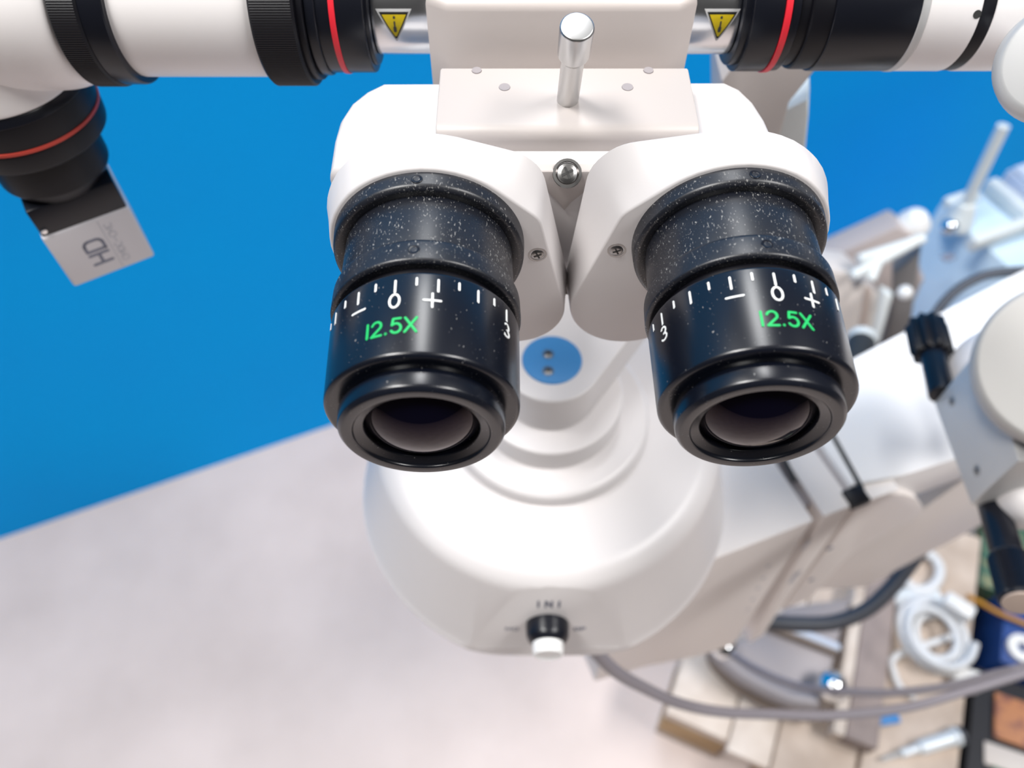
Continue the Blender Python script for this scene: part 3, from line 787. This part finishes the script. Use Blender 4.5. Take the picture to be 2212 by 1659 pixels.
# stand base: grey tray with rounded front rim
ba = thing('stand_base', 'grey metal stand base with rounded rim, lying on the pallet', 'stand base', (.43, .33, PZ))
ZB = PZ + .052
bm = B()
outl = [atz(*p, ZB) for p in ((1548, 1402), (1640, 1365), (1700, 1310), (1838, 1292), (1812, 1385), (1788, 1482), (1764, 1503), (1720, 1500), (1640, 1466), (1580, 1432))]
prism(bm, [(p.x, p.y) for p in outl], frame((0, 0, ZB), (0, 0, 1), (1, 0, 0)), .045, .004, 2)
obj('base_plate', bm, 'base_grey', ba, 30)
bm = B(); tube(bm, catmull([atz(*p, ZB) for p in ((1552, 1392), (1560, 1420), (1610, 1462), (1690, 1502), (1725, 1512), (1762, 1516))], 6), .013, 14)
obj('rim_tube', bm, 'base_grey', ba, 50)
bm = B(); tube(bm, catmull([atz(*p, ZB-.030) for p in ((1540, 1400), (1552, 1436), (1606, 1484), (1690, 1528), (1750, 1542))], 6), .012, 14)
obj('rim_foot', bm, 'base_brown', ba, 50)
bm = B(); tube(bm, [atz(1655, 1350, ZB+.006), atz(1806, 1408, ZB+.006)], .007, 10); obj('stay_bar', bm, 'base_brown', ba, 50)
bm = B(); tube(bm, [atz(1665, 1342, ZB+.010), atz(1812, 1400, ZB+.010)], .006, 10); obj('stay_bar', bm, 'pale_box', ba, 50)
bm = B(); lathe(bm, [(0, 0), (.017, 0), (.0185, .003), (.0185, .012), (.012, .020), (.006, .0235), (0, .0245)], frame(atz(1562, 1398, ZB+.004), (0, -.3, 1)), 24, .003); obj('rim_bolt', bm, 'chrome', ba, 50)
# chrome ball
bm = B(); bmesh.ops.create_uvsphere(bm, u_segments=32, v_segments=20, radius=.021)
cpos = atz(1797, 1482, ZB+.024); bmesh.ops.translate(bm, verts=bm.verts, vec=cpos)
lathe(bm, [(0, -.025), (.011, -.025), (.013, -.015), (0, -.012)], frame(cpos, (0, 0, 1)), 24, 0)
tag(obj('ball_knob', bm, 'chrome', None, 60), 'shiny chrome ball knob on the grey stand base', 'knob')
# long timber post lying across
bm = B()
q0, q1 = atz(1906, 1262, PZ+.04), atz(1878, 1480, PZ+.04); dq = (q1-q0).normalized()
box(bm, (q0+q1)/2 + dq*.03 - Vector((0, 0, .018)), ((q1-q0).length+.10, .042, .036), Matrix.Rotation(math.atan2(dq.y, dq.x), 3, 'Z'), .002)
tp = thing('timber_rail', 'brownish grey rail lying beside the white coiled cord', 'rail', ((q0+q1)/2 - Vector((0, 0, .036))))
obj('rail', bm, 'timber_grey', tp, 30)
bm = B(); sq = Vector((dq.y, -dq.x, 0)); sq = sq if sq.x < 0 else -sq
box(bm, (q0+q1)/2 + dq*.03 + sq*.030 - Vector((0, 0, .018)), ((q1-q0).length+.10, .016, .036), Matrix.Rotation(math.atan2(dq.y, dq.x), 3, 'Z'), .002)
obj('rail_edge', bm, 'pallet_wood_pale', tp, 30)
# white coiled cord
random.seed(4)
c0 = atz(2010, 1375, PZ+.012); pts = []
for i in range(80):
    a = i/80*2*pi*5; rr_ = .042 + .010*sin(a*.43+.5); pts.append(c0 + Vector((rr_*cos(a)*.95 + .006*sin(a*.21), rr_*sin(a)*1.05 + .005*cos(a*.37), .007*(i/20))))
tail = [atz(1938, 1415, PZ+.008), atz(1930, 1450, PZ+.007), atz(1948, 1490, PZ+.007), atz(1975, 1505, PZ+.007)]
bm = B(); tube(bm, catmull(tail[::-1] + pts, 3), .0052, 10)
cw = thing('coiled_cord', 'white cord coiled in loops on the pallet', 'cord', (c0.x, c0.y, PZ))
obj('cord', bm, 'cable_white', cw, 60)
bm = B(); box(bm, atz(2068, 1312, PZ+.05), (.042, .022, .024), Matrix.Rotation(radians(-40), 3, 'Z'), .004); obj('plug', bm, 'white_plastic', cw, 40)
bm = B(); box(bm, atz(2085, 1468, PZ+.012), (.036, .030, .022), Matrix.Rotation(radians(-20), 3, 'Z'), .004); obj('plug', bm, 'white_plastic', cw, 40)
bm = B(); tube(bm, [atz(1900+40*cos(a)+90, 1235+38*sin(a)*1.05, PZ+.012) for a in [2*pi*k/40 for k in range(40)]], .008, 12, True)
tag(obj('hose_ring', bm, 'cable_white', None, 60), 'pale looped hose ring half hidden under the arm', 'hose')
bm = B(); box(bm, atz(1985, 1305, PZ+.008), (.075, .05, .014), Matrix.Rotation(radians(10), 3, 'Z'), .003)
tag(obj('plastic_pack', bm, 'clear_plastic', None, 40), 'pale plastic packet above the coiled cord', 'packet')
bm = B(); box(bm, atz(1910, 1553, PZ+.005), (.040, .016, .009), Matrix.Rotation(radians(8), 3, 'Z'), .001)
tag(obj('tape_piece', bm, 'tape_blue', None, 30), 'short strip of bright blue tape on the boards', 'tape')
tl = thing('syringe_tool', 'clear plastic tool lying on the pallet near its bottom edge', 'tool', atz(2010, 1608, PZ))
q0, q1 = atz(1945, 1628, PZ+.012), atz(2068, 1590, PZ+.012); ax = q1-q0
bm = B(); lathe(bm, [(0, 0), (.006, 0), (.006, ax.length*.3), (.010, ax.length*.34), (.010, ax.length*.92), (.013, ax.length*.93), (.013, ax.length), (0, ax.length)], frame(q0, ax), 20, .001); obj('barrel', bm, 'clear_plastic', tl, 40)
bm = B(); tube(bm, [q0 - ax*.02, q0 - ax*.3 + Vector((0, 0, -.004))], .003, 10); obj('nozzle', bm, 'grey_metal', tl, 40)
bm = B(); lathe(bm, [(.009, 0), (.0125, 0), (.0125, .006), (.009, .006)], frame(q1 + ax*.01, ax), 20, 0); obj('end_cap', bm, 'cable_dark', tl, 40)

# ================================================================== CRATE OF ELECTRONICS (right edge)
crate = thing('electronics_crate', 'dark open crate full of circuit boards beside the pallet', 'crate', (.80, .35, -H))
e0 = PO + pe*.396
def cbox(name, t0, t1, s0, s1, z0, z1, m, par=crate, bev=.002):
    bm = B(); box(bm, e0 + pe*((t0+t1)/2) + pn*((s0+s1)/2) + Vector((0, 0, (z0+z1)/2)), (t1-t0, s1-s0, z1-z0), Rp, bev)
    return obj(name, bm, m, par, 30)
cbox('side_panel', 0, .008, -.15, .60, -H+.012, -H+.075, 'crate_grey')
cbox('side_panel', .36, .368, -.15, .60, -H+.012, -H+.075, 'crate_grey')
cbox('end_panel', .008, .36, -.15, -.14, -H+.012, -H+.075, 'crate_dark')
cbox('end_panel', .008, .36, .59, .60, -H+.012, -H+.075, 'crate_dark')
cbox('bottom_panel', 0, .368, -.15, .60, -H, -H+.012, 'crate_dark')
def loose(name, label, cat, t0, t1, s0, s1, z0, z1, m, yaw=0, tilt=0):
    bm = B(); box(bm, (0, 0, 0), (t1-t0, s1-s0, z1-z0), None, .002)
    M = Matrix.Translation(e0 + pe*((t0+t1)/2) + pn*((s0+s1)/2) + Vector((0, 0, -H + (z0+z1)/2))) @ Matrix.Rotation(pth + radians(yaw), 4, 'Z') @ Matrix.Rotation(radians(tilt), 4, 'Y')
    bmesh.ops.transform(bm, matrix=M, verts=bm.verts)
    return tag(obj(name, bm, m, None, 30), label, cat)
loose('equipment_chassis', 'black chassis box under the orange circuit board in the crate', 'chassis', .022, .34, -.12, .272, .0125, .088, 'crate_dark')
mod = thing('power_module', 'dark blue module with a white ring in the crate', 'module', e0 + pe*.12 + pn*.34 + Vector((0, 0, -H+.0125)))
bm = B(); box(bm, e0 + pe*.122 + pn*.344 + Vector((0, 0, -H+.0125+.052)), (.16, .125, .104), Rp, .004); obj('case', bm, 'module_blue', mod, 30)
pr = atz(2204, 1402, -H+.1166); bm = B(); lathe(bm, [(.008, 0), (.021, 0), (.021, .008), (.008, .008)], frame(pr, (0, 0, 1)), 32, .001); obj('ring', bm, 'white_plastic', mod, 40)
loose('circuit_board', 'orange brown circuit board at the right edge of the crate', 'circuit board', .050, .15, .178, .245, .0885, .096, 'board_orange', 3)
loose('plastic_card', 'pale cream card beside the orange circuit board', 'card', .042, .14, .138, .170, .0885, .092, 'beige_case', 5)
loose('circuit_board', 'green circuit board lowest in the crate at the corner', 'circuit board', .050, .16, .04, .132, .0885, .095, 'board_green', -4)
loose('circuit_board', 'mottled green circuit board beneath the knurled handle', 'circuit board', .014, .24, .413, .58, .0125, .085, 'board_green', 0)
loose('plastic_tray', 'bright teal plastic piece beneath the knurled handle', 'tray', .05, .13, .425, .475, .0855, .108, 'board_teal', 14)
cable('wire', 'thin orange wire running across the blue module', [atz(2092, 1288, -H+.150), atz(2120, 1303, -H+.140), atz(2160, 1325, -H+.128), atz(2250, 1362, -H+.122)], .0038, 'wire_orange')

# ================================================================== EQUIPMENT BY THE WALL (rear right)
ZC = -.85
cab = thing('equipment_cabinet', 'pale blue plastic wrapped cabinet with an upright pole by the wall', 'cabinet', (.70, .86, -H))
cbk = atz(2030, 440, ZC)                         # back left corner of its top
def cb(name, a0, a1, d0, d1, z0, z1, m, par=cab, bev=.004):   # a: along the wall, d: out from the back edge
    bm = B(); box(bm, cbk + wd*((a0+a1)/2) - wn*((d0+d1)/2) + Vector((0, 0, (z0+z1)/2 - cbk.z)), (a1-a0, d1-d0, z1-z0), Matrix.Rotation(WA, 3, 'Z'), bev)
    return obj(name, bm, m, par, 30)
cb('cabinet_body', 0, .105, 0, .34, -H, ZC, 'plastic_wrap')
cb('top_rim', 0, .060, .0, .022, ZC+.0001, ZC+.014, 'pale_rail')
cb('corner_rail', .083, .105, .0, .34, ZC+.0001, ZC+.022, 'pale_rail')
cb('front_rail', -.045, .110, .095, .113, ZC+.010, ZC+.034, 'pale_rail')
cb('side_panel', .108, .150, .0, .34, -H, ZC-.01, 'pale_box')
pq0 = atz(2066, 484, ZC); pq1 = at(2168, 272, 1.09)
bm = B(); tube(bm, [pq0, pq1], .0085, 16); obj('pole', bm, 'pale_rail', cab, 40)
bm = B(); lathe(bm, [(0, -.004), (.024, -.004), (.022, .010), (.014, .04), (0, .04)], frame(pq0, pq1-pq0), 24, .002); obj('pole_socket', bm, 'pale_rail', cab, 40)
bm = B(); bmesh.ops.create_uvsphere(bm, u_segments=16, v_segments=10, radius=.013); bmesh.ops.translate(bm, verts=bm.verts, vec=atz(2052, 490, ZC+.012)); obj('socket_nut', bm, 'chrome', cab, 60)
bm = B(); box(bm, atz(2048, 556, ZC+.0005), (.020, .012, .001), Matrix.Rotation(WA, 3, 'Z')); obj('printed_mark', bm, 'grey_ink', cab, 30)
# second pale cabinet at the frame edge
cab2 = thing('equipment_cabinet', 'pale lavender cabinet at the right edge by the wall', 'cabinet', (.95, .98, -H))
cb('cabinet_body', .156, .40, -.02, .34, -H, ZC+.004, 'pale_box', cab2)
cb('top_panel', .160, .396, -.016, .336, ZC+.0041, ZC+.012, 'pale_box', cab2)
# tan machine with folding strut left of it
mc = thing('floor_machine', 'tan cased machine with white struts between eyepiece and blue cabinet', 'machine', (.50, .72, -H))
def mpoly(name, pxs, d, thick, m, par=mc, nrm=(0, -1, .0), bev=.004):
    o = at(*pxs[0], d); n = Vector(nrm).normalized(); M = frame(o, n, (1, 0, 0)); Mi = M.inverted(); P = []
    for p in pxs:
        r = ray(*p); q = Mi @ (r*(o.dot(n)/r.dot(n))); P.append((q.x, q.y))
    bm = B(); prism(bm, P, M, thick, bev, 2); return obj(name, bm, m, par, 30)
mpoly('rear_panel', ((1785, 560), (1940, 490), (1985, 520), (1990, 620), (1930, 760), (1800, 720)), 1.06, .05, 'tan_case', nrm=(-.1, -1, .25))
mpoly('dark_side', ((1930, 590), (1990, 540), (1968, 700), (1960, 800), (1890, 810), (1930, 680)), 1.00, .04, 'crate_grey', nrm=(-.3, -1, .2))
mpoly('front_case', ((1770, 580), (1842, 590), (1900, 640), (1905, 720), (1870, 850), (1830, 880), (1790, 800)), .97, .06, 'beige_case', nrm=(-.1, -1, .3))
mpoly('case_rib', ((1872, 622), (1884, 626), (1862, 765), (1848, 765)), .955, .01, 'brown_case', nrm=(-.1, -1, .3))
mpoly('case_edge', ((1908, 630), (1930, 640), (1905, 730), (1872, 810), (1862, 800), (1888, 730)), .95, .02, 'pale_rail', nrm=(-.1, -1, .3))
bm = B(); lathe(bm, [(0, 0), (.016, 0), (.016, .05), (.012, .062), (0, .062)], frame(at(1861, 738, .90), at(1848, 800, .86) - at(1861, 738, .90)), 24, .002)
obj('black_grip', bm, 'black_ink', mc, 40)
bm = B(); lathe(bm, [(0, 0), (.0165, 0), (.0165, .012), (0, .012)], frame(at(1863, 729, .905), at(1848, 800, .86) - at(1863, 729, .905)), 24, .002)
obj('grip_collar', bm, 'pale_rail', mc, 40)
for a, b in (((1855, 560), (1995, 515)), ((1840, 596), (1990, 515)), ((1905, 545), (1880, 605))):
    bm = B(); tube(bm, [at(*a, .96), at(*b, .96)], .0065, 12); obj('strut', bm, 'pale_rail', mc, 40)
bm = B(); lathe(bm, [(0, .03), (.012, .026), (.022, .012), (.022, 0), (0, 0)], frame(at(1968, 492, 1.05), (0, 0, 1)), 32, .004, 4); obj('dome_cap', bm, 'white_plastic', mc, 50)
bm = B(); bmesh.ops.create_uvsphere(bm, u_segments=16, v_segments=10, radius=.009); bmesh.ops.translate(bm, verts=bm.verts, vec=at(1955, 632, .95)); obj('bolt_head', bm, 'white_plastic', mc, 60)
mq = at(1880, 640, 1.05)
bm = B(); boxz(bm, mq.x-.03, mq.x+.10, mq.y+.05, mq.y+.12, -H, mq.z-.02, .004); obj('pedestal', bm, 'tan_case', mc, 30)
